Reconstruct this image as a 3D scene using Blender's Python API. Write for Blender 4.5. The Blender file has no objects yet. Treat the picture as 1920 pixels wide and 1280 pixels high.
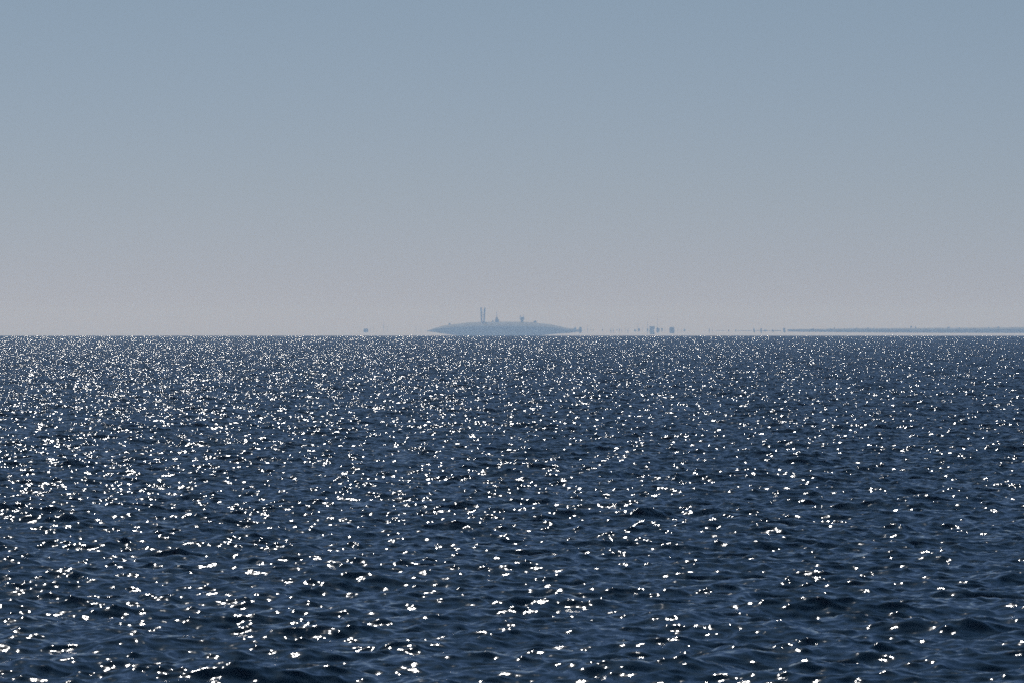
import bpy, math, random
import numpy as np

# ------------------------------------------------------------------ constants
CAM_H = 4.0                      # eye height over the water
R_EARTH = 1.5e6                  # effective radius of the sea surface under the low refraction of the mirage
DIP = math.sqrt(2 * CAM_H / R_EARTH)
LAND_D = 9000.0                  # metres to the island and the coast
SEALINE = CAM_H - DIP * LAND_D   # height, at that distance, of the line of sight over the water's edge
SUN_EL, SUN_AZ = math.radians(43), math.radians(-8)   # azimuth from +Y towards +X

S = bpy.context.scene
C = S.collection

# ------------------------------------------------------------------ camera
cam_d = bpy.data.cameras.new('camera')
cam = bpy.data.objects.new('camera', cam_d)
C.objects.link(cam)
cam_d.lens = 200
cam_d.sensor_width = 36
cam_d.clip_start = 0.5
cam_d.clip_end = 60000
cam.location = (0, 0, CAM_H)
cam.rotation_euler = (math.pi / 2 - 0.003245, 0, 0)
cam_d.dof.use_dof = True
cam_d.dof.focus_distance = 250
cam_d.dof.aperture_fstop = 10
S.camera = cam

# ------------------------------------------------------------------ world, sun, exposure
W = bpy.data.worlds.new('World')
S.world = W
W.use_nodes = True
nt = W.node_tree
nt.nodes.clear()
sky = nt.nodes.new('ShaderNodeTexSky')
sky.sky_type = 'NISHITA'
sky.sun_disc = False
sky.sun_elevation = SUN_EL
sky.sun_rotation = SUN_AZ
sky.altitude = 0
sky.air_density = 0.45
sky.dust_density = 0.3
sky.ozone_density = 4.0
bg = nt.nodes.new('ShaderNodeBackground')
bg.inputs['Strength'].default_value = 0.05
out = nt.nodes.new('ShaderNodeOutputWorld')
# marine air: greyer blue low down, a faint pink at the horizon, deep blue higher up
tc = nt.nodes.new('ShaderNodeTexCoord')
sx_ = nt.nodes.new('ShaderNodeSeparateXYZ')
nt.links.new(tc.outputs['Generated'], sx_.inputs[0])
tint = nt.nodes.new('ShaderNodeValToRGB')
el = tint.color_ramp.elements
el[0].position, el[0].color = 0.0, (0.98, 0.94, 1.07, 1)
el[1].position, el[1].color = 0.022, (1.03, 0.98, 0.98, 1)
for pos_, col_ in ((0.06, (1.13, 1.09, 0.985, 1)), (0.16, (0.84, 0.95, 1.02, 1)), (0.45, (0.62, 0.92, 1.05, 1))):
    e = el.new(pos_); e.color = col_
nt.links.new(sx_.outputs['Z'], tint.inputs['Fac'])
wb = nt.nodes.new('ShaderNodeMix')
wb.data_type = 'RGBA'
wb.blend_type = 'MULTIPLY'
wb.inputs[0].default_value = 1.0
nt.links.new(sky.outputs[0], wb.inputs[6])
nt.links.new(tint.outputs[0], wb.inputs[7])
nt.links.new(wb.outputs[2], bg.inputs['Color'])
nt.links.new(bg.outputs[0], out.inputs['Surface'])

sun_d = bpy.data.lights.new('sun', 'SUN')
sun_d.energy = 4.0
sun_d.angle = math.radians(0.5)
sun_d.color = (1.0, 0.975, 0.945)
sun = bpy.data.objects.new('sun', sun_d)
C.objects.link(sun)
sx, sy, sz = math.sin(SUN_AZ) * math.cos(SUN_EL), math.cos(SUN_AZ) * math.cos(SUN_EL), math.sin(SUN_EL)
from mathutils import Vector
sun.rotation_euler = Vector((sx, sy, sz)).to_track_quat('Z', 'Y').to_euler()

S.view_settings.view_transform = 'Standard'
S.view_settings.look = 'None'
S.view_settings.exposure = -0.24
S.view_settings.gamma = 1.0
S.view_settings.use_curve_mapping = False
S.render.engine = 'CYCLES'
S.cycles.use_denoising = False
S.cycles.use_adaptive_sampling = False
S.cycles.filter_width = 1.6
S.cycles.max_bounces = 6
S.cycles.volume_bounces = 1
S.cycles.sample_clamp_indirect = 10
S.cycles.sample_clamp_direct = 40

# ------------------------------------------------------------------ helpers
def tag(o, label=None, cat=None, group=None, kind=None):
    if label: o['label'] = label
    if cat: o['category'] = cat
    if group: o['group'] = group
    if kind: o['kind'] = kind
    return o

def mesh_obj(name, verts, faces, mat, parent=None, smooth=False):
    me = bpy.data.meshes.new(name)
    me.from_pydata([tuple(v) for v in verts], [], faces)
    me.update()
    if smooth:
        me.polygons.foreach_set('use_smooth', [True] * len(me.polygons))
    me.materials.append(mat)
    o = bpy.data.objects.new(name, me)
    C.objects.link(o)
    if parent: o.parent = parent
    return o

def noise_material(name, c0, c1, scale=0.2, rough=0.9):
    m = bpy.data.materials.new(name)
    m.use_nodes = True
    t = m.node_tree
    b = t.nodes['Principled BSDF']
    b.inputs['Roughness'].default_value = rough
    n = t.nodes.new('ShaderNodeTexNoise')
    n.inputs['Scale'].default_value = scale
    n.inputs['Detail'].default_value = 5
    g = t.nodes.new('ShaderNodeTexCoord')
    r = t.nodes.new('ShaderNodeValToRGB')
    r.color_ramp.elements[0].position = 0.35
    r.color_ramp.elements[1].position = 0.68
    r.color_ramp.elements[0].color = (*c0, 1)
    r.color_ramp.elements[1].color = (*c1, 1)
    t.links.new(g.outputs['Object'], n.inputs['Vector'])
    t.links.new(n.outputs['Fac'], r.inputs['Fac'])
    t.links.new(r.outputs['Color'], b.inputs['Base Color'])
    return m

# ------------------------------------------------------------------ the sea
def water_material():
    m = bpy.data.materials.new('sea_water')
    m.use_nodes = True
    t = m.node_tree
    L = t.links.new
    b = t.nodes['Principled BSDF']
    b.inputs['Base Color'].default_value = (0.001, 0.013, 0.028, 1)
    b.inputs['IOR'].default_value = 1.333
    b.inputs['Roughness'].default_value = 0.055
    geo = t.nodes.new('ShaderNodeNewGeometry')
    def vmath(op, a=None, bb=None, scale=None):
        n = t.nodes.new('ShaderNodeVectorMath'); n.operation = op
        if a is not None: L(a, n.inputs[0])
        if bb is not None:
            if isinstance(bb, tuple): n.inputs[1].default_value = bb
            else: L(bb, n.inputs[1])
        if scale is not None:
            if isinstance(scale, (int, float)): n.inputs['Scale'].default_value = scale
            else: L(scale, n.inputs['Scale'])
        return n.outputs[0]
    # ripples too short for the mesh: capillary facets tilt the normal
    total = None
    for (sc, det, amp) in ((2.6, 2, RIPPLE_A), (11.0, 2, RIPPLE_B)):
        p = vmath('MULTIPLY', geo.outputs['Position'], (0.5, 1.0, 1.0))
        n = t.nodes.new('ShaderNodeTexNoise')
        n.inputs['Scale'].default_value = sc
        n.inputs['Detail'].default_value = det
        n.inputs['Roughness'].default_value = 0.6
        L(p, n.inputs['Vector'])
        c = vmath('SUBTRACT', n.outputs['Color'], (0.5, 0.5, 0.5))
        c = vmath('MULTIPLY', c, (amp * 1.25, amp * 1.0, 0.0))
        total = c if total is None else vmath('ADD', total, c)
    # gusts: ripples are rougher in some patches than in others
    g = t.nodes.new('ShaderNodeTexNoise')
    g.inputs['Scale'].default_value = 0.22
    g.inputs['Detail'].default_value = 3
    L(geo.outputs['Position'], g.inputs['Vector'])
    mr = t.nodes.new('ShaderNodeMapRange')
    mr.inputs['From Min'].default_value = 0.3
    mr.inputs['From Max'].default_value = 0.7
    mr.inputs['To Min'].default_value = 0.45
    mr.inputs['To Max'].default_value = 1.5
    L(g.outputs['Fac'], mr.inputs['Value'])
    tot = vmath('SCALE', total, scale=mr.outputs[0])
    nn = vmath('NORMALIZE', vmath('ADD', geo.outputs['Normal'], tot))
    L(nn, b.inputs['Normal'])
    return m

RIPPLE_A, RIPPLE_B = 0.5, 0.42
M_water = water_material()

def wave_tile(N=1024, size=64.0, slope=0.262, peak=3.3, wind=math.radians(-90 + 12), chop=0.75, seed=7):
    rng = np.random.default_rng(seed)
    k1 = np.fft.fftfreq(N, d=size / N) * 2 * math.pi
    kx, ky = np.meshgrid(k1, k1, indexing='ij')
    k = np.hypot(kx, ky); k[0, 0] = 1
    th = np.arctan2(ky, kx) - wind
    kp = 2 * math.pi / peak
    lr = np.log2(np.maximum(k / kp, 1e-6))
    s = np.clip(5.0 - 1.2 * np.maximum(lr, 0), 1.1, 5.0)       # directional spread widens for short waves
    D = np.abs(np.cos(th / 2)) ** (2 * s)
    P = k ** -3.95 * np.exp(-1.25 * (kp / k) ** 2) * D
    P *= np.exp(-(k * 0.029) ** 4)
    P *= 1 - 0.35 * np.exp(-(lr - 2.2) ** 2)
    P[0, 0] = 0
    A = np.sqrt(P) * (rng.standard_normal((N, N)) + 1j * rng.standard_normal((N, N)))
    h = np.fft.ifft2(A).real
    gx = np.fft.ifft2(1j * kx * A).real
    gy = np.fft.ifft2(1j * ky * A).real
    f = slope / math.sqrt(float((gx ** 2 + gy ** 2).mean()))
    h *= f
    dx = -np.fft.ifft2(-1j * kx / k * A).real * f * chop
    dy = -np.fft.ifft2(-1j * ky / k * A).real * f * chop
    return h, dx, dy

def build_sea():
    N, size = 1024, 44.0
    rot = math.radians(20)
    h, dx, dy = wave_tile(N, size, wind=math.radians(-90 + 12) - rot)
    print('wave rms height', float(h.std()))
    idx = np.arange(N + 1)
    I, J = np.meshgrid(idx, idx, indexing='ij')
    ii, jj = I % N, J % N
    co = np.empty((N + 1, N + 1, 3), np.float32)
    co[..., 0] = I * size / N - size / 2 + dx[ii, jj]
    co[..., 1] = J * size / N - size / 2 + dy[ii, jj]
    co[..., 2] = h[ii, jj]
    v = (I[:-1, :-1] * (N + 1) + J[:-1, :-1]).ravel()
    quads = np.stack([v, v + N + 1, v + N + 2, v + 1], 1).astype(np.int32)
    me = bpy.data.meshes.new('sea')
    me.vertices.add((N + 1) ** 2)
    me.vertices.foreach_set('co', co.ravel())
    me.loops.add(quads.size)
    me.loops.foreach_set('vertex_index', quads.ravel())
    me.polygons.add(len(quads))
    me.polygons.foreach_set('loop_start', np.arange(0, quads.size, 4, dtype=np.int32))
    me.polygons.foreach_set('use_smooth', np.ones(len(quads), bool))
    me.update(calc_edges=True)
    me.materials.append(M_water)
    o = bpy.data.objects.new('sea', me)
    C.objects.link(o)
    o.rotation_euler.z = rot
    tag(o, 'dark blue choppy sea glittering with sun sparkle out to the horizon', kind='structure')
    # lay the stretch of waves side by side over the curved sea surface
    ng = bpy.data.node_groups.new('spread_waves', 'GeometryNodeTree')
    ng.interface.new_socket('Geometry', in_out='INPUT', socket_type='NodeSocketGeometry')
    ng.interface.new_socket('Geometry', in_out='OUTPUT', socket_type='NodeSocketGeometry')
    n = ng.nodes.new; L = ng.links.new
    gi, go = n('NodeGroupInput'), n('NodeGroupOutput')
    cnt = 2 * int(4700 / size) + 1
    grid = n('GeometryNodeMeshGrid')
    grid.inputs['Size X'].default_value = (cnt - 1) * size
    grid.inputs['Size Y'].default_value = (cnt - 1) * size
    grid.inputs['Vertices X'].default_value = cnt
    grid.inputs['Vertices Y'].default_value = cnt
    pos = n('GeometryNodeInputPosition')
    ln = n('ShaderNodeVectorMath'); ln.operation = 'LENGTH'
    L(pos.outputs[0], ln.inputs[0])
    cmp_ = n('FunctionNodeCompare'); cmp_.data_type = 'FLOAT'; cmp_.operation = 'GREATER_THAN'
    cmp_.inputs['B'].default_value = 4650
    L(ln.outputs['Value'], cmp_.inputs['A'])
    dl = n('GeometryNodeDeleteGeometry'); dl.domain = 'POINT'
    L(grid.outputs[0], dl.inputs['Geometry']); L(cmp_.outputs[0], dl.inputs['Selection'])
    sq = n('ShaderNodeMath'); sq.operation = 'MULTIPLY'
    L(ln.outputs['Value'], sq.inputs[0]); L(ln.outputs['Value'], sq.inputs[1])
    dr = n('ShaderNodeMath'); dr.operation = 'MULTIPLY'; dr.inputs[1].default_value = -0.5 / R_EARTH
    L(sq.outputs[0], dr.inputs[0])
    cx = n('ShaderNodeCombineXYZ'); L(dr.outputs[0], cx.inputs['Z'])
    sp = n('GeometryNodeSetPosition')
    L(dl.outputs[0], sp.inputs['Geometry']); L(cx.outputs[0], sp.inputs['Offset'])
    # outward normal of the sphere
    pos2 = n('GeometryNodeInputPosition')
    sep = n('ShaderNodeSeparateXYZ'); L(pos2.outputs[0], sep.inputs[0])
    cn = n('ShaderNodeCombineXYZ'); cn.inputs['Z'].default_value = R_EARTH
    L(sep.outputs['X'], cn.inputs['X']); L(sep.outputs['Y'], cn.inputs['Y'])
    al = n('FunctionNodeAlignRotationToVector'); al.axis = 'Z'
    L(cn.outputs[0], al.inputs['Vector'])
    ip = n('GeometryNodeInstanceOnPoints')
    L(sp.outputs[0], ip.inputs['Points']); L(gi.outputs[0], ip.inputs['Instance'])
    L(al.outputs[0], ip.inputs['Rotation'])
    L(ip.outputs[0], go.inputs[0])
    md = o.modifiers.new('spread_waves', 'NODES')
    md.node_group = ng
    return o
build_sea()

def build_far_sea():
    rs = [4500, 5500, 7000, 9000, 11800]
    n = 96
    vs, fs = [], []
    for r in rs:
        for i in range(n):
            a = 2 * math.pi * i / n
            vs.append((r * math.cos(a), r * math.sin(a), -r * r / (2 * R_EARTH) - 0.3))
    for j in range(len(rs) - 1):
        for i in range(n):
            a, b_ = j * n + i, j * n + (i + 1) % n
            fs.append((a, a + n, b_ + n, b_))
    o = mesh_obj('far_sea', vs, fs, M_water, smooth=True)
    tag(o, 'far water beyond the horizon line', kind='structure')
build_far_sea()

# ------------------------------------------------------------------ haze
def build_haze():
    r, z0, z1 = 12000, -11800 ** 2 / (2 * R_EARTH) - 1.5, SEALINE + 48
    vs = [(x, y, z) for z in (z0, z1) for y in (-r, r) for x in (-r, r)]
    fs = [(0, 2, 3, 1), (4, 5, 7, 6), (0, 1, 5, 4), (1, 3, 7, 5), (3, 2, 6, 7), (2, 0, 4, 6)]
    m = bpy.data.materials.new('haze_air')
    m.use_nodes = True
    t = m.node_tree
    t.nodes.clear()
    pv = t.nodes.new('ShaderNodeVolumePrincipled')
    pv.inputs['Color'].default_value = HAZE_COL
    pv.inputs['Absorption Color'].default_value = (1, 1, 1, 1)
    pv.inputs['Density'].default_value = HAZE_DENS
    pv.inputs['Anisotropy'].default_value = 0.2
    o_ = t.nodes.new('ShaderNodeOutputMaterial')
    t.links.new(pv.outputs[0], o_.inputs['Volume'])
    o = mesh_obj('haze', vs, fs, m)
    tag(o, 'thin blue sea haze', kind='stuff')
HAZE_COL = (0.40, 0.62, 1.0, 1)
HAZE_DENS = 0.00017
build_haze()

# ------------------------------------------------------------------ land, masts, buildings, trees in the mirage
# x: metres right of the line of sight, z: metres above the edge of the water
U = LAND_D * 36 / 200 / 1920            # metres to one unit of my measuring sketch
def px(u): return (u - 960) * U
def pz(v): return SEALINE + (630 - v) * U

M_land = noise_material('wooded_land', (0.022, 0.035, 0.022), (0.085, 0.085, 0.065), 0.09)
M_leaf = noise_material('far_foliage', (0.02, 0.04, 0.02), (0.06, 0.08, 0.04), 0.6)
M_bark = noise_material('bark', (0.05, 0.035, 0.025), (0.09, 0.07, 0.05), 1.0)
M_steel = noise_material('weathered_steel', (0.10, 0.10, 0.11), (0.18, 0.18, 0.18), 0.8, 0.6)
M_wall = noise_material('grey_render', (0.10, 0.10, 0.10), (0.2, 0.19, 0.18), 0.4)
M_pale = noise_material('pale_render', (0.42, 0.41, 0.39), (0.55, 0.53, 0.5), 0.4)
M_roof = noise_material('slate_roof', (0.05, 0.05, 0.06), (0.10, 0.09, 0.09), 0.8)

def land_mesh(name, xs, top, bot, depth, mat, y0=0.0, seed=1, jit=0.0):
    """lens of land: a ring of the section at every x"""
    rnd = random.Random(seed)
    vs, fs = [], []
    nseg = 12
    for i, x in enumerate(xs):
        t, b_ = top[i], bot[i]
        zc, zr = (t + b_) / 2, (t - b_) / 2
        d = depth * max(0.05, math.sin(math.pi * (i + 0.5) / len(xs)) ** 0.5)
        for q in range(nseg):
            a = 2 * math.pi * q / nseg
            ca, sa = math.cos(a), math.sin(a)
            j = 1 + jit * (rnd.random() - 0.5)
            vs.append((x, LAND_D + y0 + d / 2 + d / 2 * -ca * abs(ca) ** 0.2, zc + zr * sa * j))
    n = len(xs)
    for i in range(n - 1):
        for q in range(nseg):
            a, b_ = i * nseg + q, i * nseg + (q + 1) % nseg
            fs.append((a, b_, b_ + nseg, a + nseg))
    fs.append(tuple(range(nseg)))
    fs.append(tuple(range((n - 1) * nseg, n * nseg))[::-1])
    return mesh_obj(name, vs, fs, mat, smooth=True)

def interp(pts, u):
    return float(np.interp(u, [p[0] for p in pts], [p[1] for p in pts]))

def smooth_interp(pts, u, w=5):
    return sum(interp(pts, u + k * w / 2) for k in (-2, -1, 0, 1, 2)) / 5

TOP = [(800, 620.6), (812, 616), (826, 612), (842, 609.5), (862, 606.8), (880, 604.8), (900, 603.8), (950, 603.4), (985, 603.6), (1005, 605.2), (1025, 607.2),
       (1045, 610.8), (1062, 614.5), (1074, 616.5), (1092, 619.5)]
BOT = [(800, 621.2), (815, 623.2), (835, 626.4), (855, 629.0), (875, 631.2), (900, 633), (980, 633), (1005, 631), (1025, 628), (1050, 625.6), (1075, 624.2), (1092, 620.6)]
rnd = random.Random(4)
us = [800 + 2 * i for i in range(147)]
top = [pz(smooth_interp(TOP, u) - 0.45 * rnd.random() ** 2) for u in us]
bot = [pz(smooth_interp(BOT, u) + 0.2 * rnd.random()) for u in us]
island = land_mesh('island', [px(u) for u in us], top, bot, 110, M_land, y0=20, jit=0.03)
tag(island, 'long low domed island in blue haze on the horizon, lens shaped in the mirage', kind='structure')

us = [1478 + 4 * i for i in range(150)]
ct = [(1478, 618.6), (1500, 618.0), (1530, 617.8), (1560, 617.4), (1600, 616.4), (1680, 616.2), (1800, 615.6), (1920, 614.6), (2100, 614)]
cb = [(1478, 621.4), (1500, 622.0), (1560, 622.6), (1640, 623.4), (1760, 624.0), (1920, 624.4), (2100, 625)]
top = [pz(interp(ct, u) - 0.5 - 0.7 * rnd.random() ** 2) for u in us]
bot = [pz(interp(cb, u) + 0.3 + 0.2 * rnd.random()) for u in us]
coast = land_mesh('coast', [px(u) for u in us], top, bot, 60, M_land, y0=20, seed=5)
tag(coast, 'thin low strip of blue coast along the right of the horizon', kind='structure')

for k, (u0, u1, lb) in enumerate(((1343, 1364, 'faint hair thin dash of land at the far left end of the coast'),
                                  (1384, 1412, 'hair thin dash of land just left of a pair of upright trees'),
                                  (1418, 1468, 'thin dash of land joining the pair of upright trees to the coast'))):
    n = int((u1 - u0) / 2)
    us = [u0 + 2 * i for i in range(n)]
    th = (0.5, 0.6, 0.8)[k]
    top = [pz(620.2 - th * (0.4 + 0.8 * rnd.random())) for u in us]
    bot = [pz(620.2 + th * (0.5 + 0.6 * rnd.random())) for u in us]
    tag(land_mesh('spit', [px(u) for u in us], top, bot, 30, M_land, y0=20, seed=6 + k), lb, kind='structure')

def empty(name, x, z, label, cat, group=None, y=0.0):
    o = bpy.data.objects.new(name, None)
    C.objects.link(o)
    o.location = (x, LAND_D + y, z)
    return tag(o, label, cat, group)

def boxes(name, bl, mat, parent):
    """bl: (x0,x1,y0,y1,z0,z1, taper) local boxes in one mesh"""
    vs, fs = [], []
    for (x0, x1, y0, y1, z0, z1, *tp) in bl:
        k = tp[0] if tp else 1.0
        xc, yc = (x0 + x1) / 2, (y0 + y1) / 2
        b_ = len(vs)
        for z, s_ in ((z0, 1.0), (z1, k)):
            for (x, y) in ((x0, y0), (x1, y0), (x1, y1), (x0, y1)):
                vs.append((xc + (x - xc) * s_, yc + (y - yc) * s_, z))
        fs += [(b_, b_ + 3, b_ + 2, b_ + 1), (b_ + 4, b_ + 5, b_ + 6, b_ + 7)]
        for q in range(4):
            a, c = b_ + q, b_ + (q + 1) % 4
            fs.append((a, c, c + 4, a + 4))
    return mesh_obj(name, vs, fs, mat, parent)

def bars(name, bl, r, mat, parent):
    """bl: pairs of points joined by a square bar of half width r"""
    vs, fs = [], []
    for p, q in bl:
        p, q = Vector(p), Vector(q)
        d = (q - p).normalized()
        s_ = d.cross(Vector((0, 1, 0.01))).normalized() * r
        t = d.cross(s_).normalized() * r
        b_ = len(vs)
        for e in (p, q):
            for a, c in ((1, 1), (-1, 1), (-1, -1), (1, -1)):
                vs.append(e + s_ * a + t * c)
        fs += [(b_, b_ + 1, b_ + 2, b_ + 3), (b_ + 7, b_ + 6, b_ + 5, b_ + 4)]
        for k in range(4):
            a, c = b_ + k, b_ + (k + 1) % 4
            fs.append((a, a + 4, c + 4, c))
    return mesh_obj(name, vs, fs, mat, parent)

def blob(name, rx, ry, rz, zc, mat, parent, seed, sub=2, rough=0.35):
    """uneven leaf mass: a knobbly ball with bitten edges plus outlying leaf clumps"""
    import bmesh
    r_ = random.Random(seed)
    bm = bmesh.new()
    n = 7
    for k in range(n):
        a = r_.random() * 6.28
        q = r_.random() ** 0.5
        cx, cy, cz = q * 0.55 * rx * math.cos(a), q * 0.55 * ry * math.sin(a * 1.7), (r_.random() - 0.5) * 1.1 * rz
        s_ = 0.35 + 0.3 * r_.random()
        res = bmesh.ops.create_icosphere(bm, subdivisions=sub, radius=1.0)
        for v in res['verts']:
            j = 1 + rough * (r_.random() - 0.5)
            v.co = Vector((cx + v.co.x * rx * s_ * j, cy + v.co.y * ry * s_ * j, zc + cz + v.co.z * rz * s_ * j))
    me = bpy.data.meshes.new(name)
    bm.to_mesh(me); bm.free()
    me.materials.append(mat)
    o = bpy.data.objects.new(name, me)
    C.objects.link(o)
    o.parent = parent
    return o

def tree(u, v_top, v_bot, w, label, group=None, seed=0, trunk=True, y=0.0):
    h = (v_bot - v_top) * U
    t = empty('tree', px(u), pz(v_bot), label, 'tree', group, y)
    k = 0.22 * h if trunk else 0.04 * h
    blob('crown', w * U / 2 * 1.15, w * U / 2 * 1.15, (h - k) / 2 * 0.95, k + (h - k) / 2, M_leaf, t, seed)
    boxes('trunk', [(-0.2, 0.2, -0.2, 0.2, 0, h * 0.6, 0.6)], M_bark, t)
    return t

def mast(u, v_top, v_bot, w, label, group=None, arms=(), y=0.0):
    h = (v_bot - v_top) * U
    r = w * U / 2
    t = empty('mast', px(u), pz(v_bot), label, 'mast', group, y)
    boxes('pole', [(-r, r, -r, r, 0, h, 0.45)], M_steel, t)
    for (f, al, th) in arms:
        boxes('crossarm', [(-al * U / 2, al * U / 2, -0.2, 0.2, f * h, f * h + th * U)], M_steel, t)
    return t

# twin masted lattice tower on the island crown
t = empty('lattice_tower', px(905), pz(604.5), 'tallest tower on the island, two thin upright legs joined by a ladder of cross bars', 'tower', y=70)
def lattice(side):
    H = 27.5 * U
    x0, x1 = side * 2.0 * U, side * 3.6 * U
    bl = []
    for dy in (-0.9, 0.9):
        for dx_ in (-0.55, 0.55):
            bl.append(((x0 + dx_, dy, -3), (x1 + dx_, dy, H)))
    n = 10
    for i in range(n):
        a, b_ = i / n, (i + 1) / n
        xa, xb = x0 + (x1 - x0) * a, x0 + (x1 - x0) * b_
        s_ = 1 if i % 2 else -1
        bl.append(((xa - 0.55 * s_, -0.9, H * a), (xb + 0.55 * s_, -0.9, H * b_)))
        bl.append(((xa + 0.55 * s_, 0.9, H * a), (xb - 0.55 * s_, 0.9, H * b_)))
    return bl
for s_ in (-1, 1):
    bars('leg', lattice(s_), 0.65, M_steel, t)
for f, th in ((0.02, 0.3), (0.22, 0.25), (0.36, 0.18), (0.50, 0.3), (0.66, 0.4), (0.80, 0.18)):
    z = f * 27.5 * U
    w = 2.0 * U + 1.6 * U * f
    boxes('cross_bar', [(-w, w, -0.6, 0.6, z, z + 2 * th)], M_steel, t)

# church like tower with a thin spire
t = empty('spired_tower', px(931.5), pz(605), 'stout stepped tower with a needle spire, right of the tallest tower on the island', 'tower', y=70)
boxes('wall', [(-4.2 * U, 4.6 * U, -3, 3, -2, 5.5 * U, 0.86)], M_wall, t)
rf = boxes('roof', [(-3.4 * U, 3.0 * U, -2.6, 2.6, 5.5 * U, 10.2 * U, 0.35)], M_roof, t)
boxes('spire', [(-0.9 * U, 0.5 * U, -0.6, 0.6, 10.2 * U, 22 * U, 0.12)], M_roof, t)

# forked water tower
t = empty('water_tower', px(979), pz(604.5), 'squat tower with a wide head and forked top, rightmost tall tower on the island', 'tower', y=70)
boxes('shaft', [(-2.6 * U, 2.6 * U, -2, 2, -2, 4.6 * U, 0.9)], M_wall, t)
boxes('tank', [(-4.6 * U, 4.6 * U, -3.5, 3.5, 4.6 * U, 9.8 * U, 0.8)], M_wall, t)
for s_ in (-1, 1):
    boxes('antenna', [(s_ * 3.2 * U - 0.55, s_ * 3.2 * U + 0.55, -0.5, 0.5, 9.8 * U, 13.6 * U, 0.5)], M_steel, t)

def hut(u, v_top, v_bot, w, label, y=70, mat=None):
    h = (v_bot - v_top) * U
    t = empty('hut', px(u), pz(v_bot), label, 'hut', y=y)
    boxes('wall', [(-w * U / 2, w * U / 2, -1.5, 1.5, -0.8, h * 0.62)], mat or M_wall, t)
    boxes('roof', [(-w * U / 2 - 0.25, w * U / 2 + 0.25, -1.8, 1.8, h * 0.62, h, 0.45)], M_roof, t)
hut(1003.5, 601.2, 606, 5.2, 'low hut on the right shoulder of the island, right of the forked water tower')
hut(842, 605.8, 610, 3.4, 'tiny hut on the left slope of the island')
hut(923.5, 600.8, 604.5, 2.4, 'tiny hut between the tallest tower and the spired tower')

# clump at the right tip of the island
tree(1077.5, 613.0, 626.0, 4.6, 'narrow tree at the right tip of the island, the nearer of two dark clumps', 'trees at the tip of the island', 3)
tree(1086.8, 612.4, 625.6, 8.4, 'round dark tree just off the right tip of the island', 'trees at the tip of the island', 8, trunk=False)

# the block far to the left
def building(u0, u1, v_top, v_bot, label, mat=M_wall, roof=0.18, d=6.0):
    h = (v_bot - v_top) * U
    w = (u1 - u0) * U / 2
    t = empty('building', px((u0 + u1) / 2), pz(v_bot), label, 'building')
    boxes('wall', [(-w, w, 0, d, 0.14 * h, h * (1 - roof)), (-w * 0.9, w * 0.9, 0.2, d - 0.2, 0, 0.14 * h)], mat, t)
    boxes('roof', [(-w - 0.15, w + 0.15, -0.2, d + 0.2, h * (1 - roof) + 0.003, h, 0.8)], M_roof, t)
    return t
building(681.6, 690.2, 616.4, 623.4, 'small lone block above the horizon far left of the island')
building(1255.2, 1264.6, 613.6, 625.2, 'squarish blue block standing alone, rightmost of the larger blocks right of the island')
# block open in the middle
t = empty('building', px(1222.8), pz(627.2), 'tall block with dark top and base and a pale middle, right of a thin mast', 'building')
boxes('upper_storey', [(-4.8 * U, 4.8 * U, 0, 6, 10.2 * U, 15.2 * U)], M_wall, t)
boxes('wall', [(-4.8 * U, -2.4 * U, 0, 6, 3.6 * U, 10.2 * U - 0.003)], M_wall, t)
boxes('bay', [(-2.4 * U + 0.003, 3.6 * U, 1, 5, 3.6 * U, 10.2 * U - 0.003)], M_pale, t)
boxes('lower_storey', [(-4.4 * U, 4.8 * U, 0, 6, 0, 3.6 * U - 0.003)], M_wall, t)
# oval block with a tall mast
tree(1234.3, 613.4, 625.6, 6.6, 'round dark tree with a tall hair thin mast rising behind it', None, 21, trunk=False)
mast(1232.6, 589, 620, 0.55, 'tallest hair thin mast right of the island, rising behind a round tree', None, ((0.55, 2.0, 0.3),), y=6)
mast(1214.2, 603.5, 628, 0.9, 'mast beside the left wall of the pale middled block', None, ((0.25, 2.6, 5.5), (0.72, 1.6, 0.3)))
mast(1196.3, 605.5, 622, 0.7, 'thin mast rising behind a narrow tree, left of the pale middled block', None, ((0.7, 1.8, 0.3),), y=6)
tree(1198.0, 615.0, 624.6, 4.2, 'narrow tree in front of a thin mast', None, 31)
tree(1190.6, 617.0, 622.6, 5.4, 'small diamond shaped bush left of the thin mast and narrow tree', None, 32, trunk=False)
tree(1241.2, 614.8, 624.2, 2.6, 'slim upright tree between the round tree and the lone square block', None, 33)
tree(1283.6, 617.4, 622.4, 3.0, 'small round bush right of the lone square block', None, 34, trunk=False)
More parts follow.
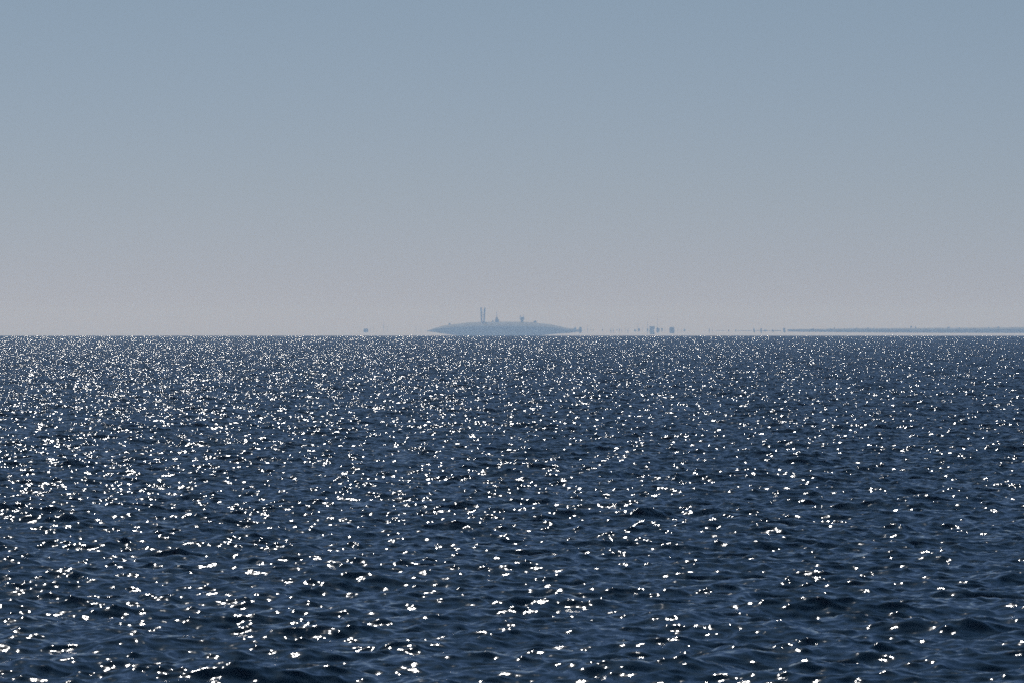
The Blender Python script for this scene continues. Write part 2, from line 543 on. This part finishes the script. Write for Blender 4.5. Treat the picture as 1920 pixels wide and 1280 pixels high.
# faint thin posts
G = 'hair thin posts standing over the horizon'
for (u, a, b_, w, lb) in (
    (719.6, 599, 625, 0.40, 'faint hair thin post between the lone left block and the island'),
    (700.5, 610, 624, 0.30, 'faint short post just right of the lone left block'),
    (780.0, 612, 624, 0.40, 'faint short post left of the island, outer of a pair'),
    (789.5, 614, 624, 0.40, 'faint short post left of the island, close to its tip'),
    (1101.8, 610.5, 625.5, 0.7, 'post standing just right of the two trees at the tip of the island'),
    (1095.6, 614, 625, 0.4, 'faint post squeezed between the island tip trees and a taller post'),
    (1107.8, 613, 624, 0.35, 'faint post right of the post beside the island tip'),
    (1130.0, 616, 622, 1.0, 'short stub standing alone over the horizon right of the island'),
    (1145.2, 615.5, 624.5, 1.2, 'left post of a close pair right of the island'),
    (1149.8, 615.5, 624.0, 1.1, 'right post of a close pair right of the island'),
    (1157.0, 616, 622, 0.7, 'left stub of three faint stubs'),
    (1161.4, 615, 622.5, 0.9, 'middle stub of three faint stubs'),
    (1165.6, 617, 624, 0.6, 'right stub of three faint stubs'),
    (1177.4, 615, 624.4, 1.0, 'lone post left of the small diamond shaped bush'),
    (1246.4, 614.5, 624.5, 0.5, 'faint post right of the slim upright tree'),
    (1270.8, 615, 624.0, 0.5, 'faint post right of the lone square block'),
    (1112.4, 617, 621.5, 0.7, 'tiny faint stub third to the right of the island tip trees'),
    (1204.6, 610, 622, 0.4, 'faint post between the narrow tree and the mast of the pale middled block'),
    (1173.4, 613, 624.4, 0.4, 'very faint post just left of the lone post near the diamond shaped bush'),
    (726.4, 612, 624.5, 0.35, 'very faint post just right of the tallest post left of the island'),
    (694.6, 611, 624.0, 0.3, 'very faint post touching the right side of the lone left block'),
    (797.0, 616, 623.0, 0.35, 'very faint stub at the left tip of the island'),
    (1277.4, 616, 623.5, 0.5, 'faint post left of the small round bush'),
    (1329.8, 614.5, 624.5, 1.3, 'dark spindle shaped post where the coast breaks up'),
    (1336.0, 615, 624.0, 0.5, 'faint post right of the dark spindle shaped post'),
):
    mast(u, a, b_, w, lb, G, ((0.42, w * 1.8, 1.6),))
# trees along the broken coast
K = 'far trees and bushes along the thin coast'
for i, (u, a, b_, w, lb) in enumerate((
    (1366.8, 618.2, 623.0, 2.6, 'smallest bush on the hair thin end of the coast'),
    (1379.6, 617.8, 622.2, 2.8, 'small bush beside a gap in the thin coast'),
    (1414.4, 615.6, 624.6, 4.0, 'upright diamond shaped tree, first of a pair on the thin coast'),
    (1427.6, 614.4, 625.4, 3.4, 'tallest tree of a pair on the thin coast'),
    (1436.0, 618.0, 622.2, 6.0, 'low bush right of the tallest tree on the thin coast'),
    (1449.0, 617.6, 623.4, 4.2, 'small bush midway along the thin coast'),
    (1458.0, 618.4, 621.8, 4.2, 'low bush left of the round tree on the thin coast'),
    (1471.4, 614.6, 624.2, 5.6, 'round tree where the thin coast begins to thicken'),
    (1524.4, 615.4, 624.2, 5.2, 'round tree hanging under and over the coast strip'),
    (1558.6, 615.4, 622.6, 6.0, 'broad bush on the left part of the coast strip'),
    (1566.0, 613.6, 618.0, 2.2, 'tiny tree just right of a broad bush on the coast strip'),
    (1585.0, 614.6, 619.0, 1.6, 'slim tree between two bushes on the coast strip'),
    (1607.0, 614.4, 618.0, 3.4, 'left bush of two low bushes on the coast strip'),
    (1629.2, 613.8, 618.0, 3.0, 'right bush of two low bushes on the coast strip'),
    (1640.2, 613.4, 618.0, 1.6, 'slim tree right of two low bushes on the coast strip'),
    (1710.0, 611.2, 617.6, 3.0, 'taller of two trees standing close on the middle of the coast strip'),
    (1718.6, 612.4, 617.6, 3.0, 'shorter of two trees standing close on the middle of the coast strip'),
    (1780.0, 613.0, 617.4, 6.6, 'wide low bush on the coast strip'),
    (1801.0, 614.2, 617.0, 4.2, 'low bush right of the wide low bush on the coast strip'),
    (1855.4, 613.0, 616.8, 2.6, 'small tree near the right end of the coast strip'),
    (1874.0, 611.8, 616.6, 4.8, 'rightmost tree with a spreading head on the coast strip'),
)):
    tree(u, a, b_, w, lb, K, 50 + i, trunk=(b_ < 619), y=22 if u > 1470 else 4)
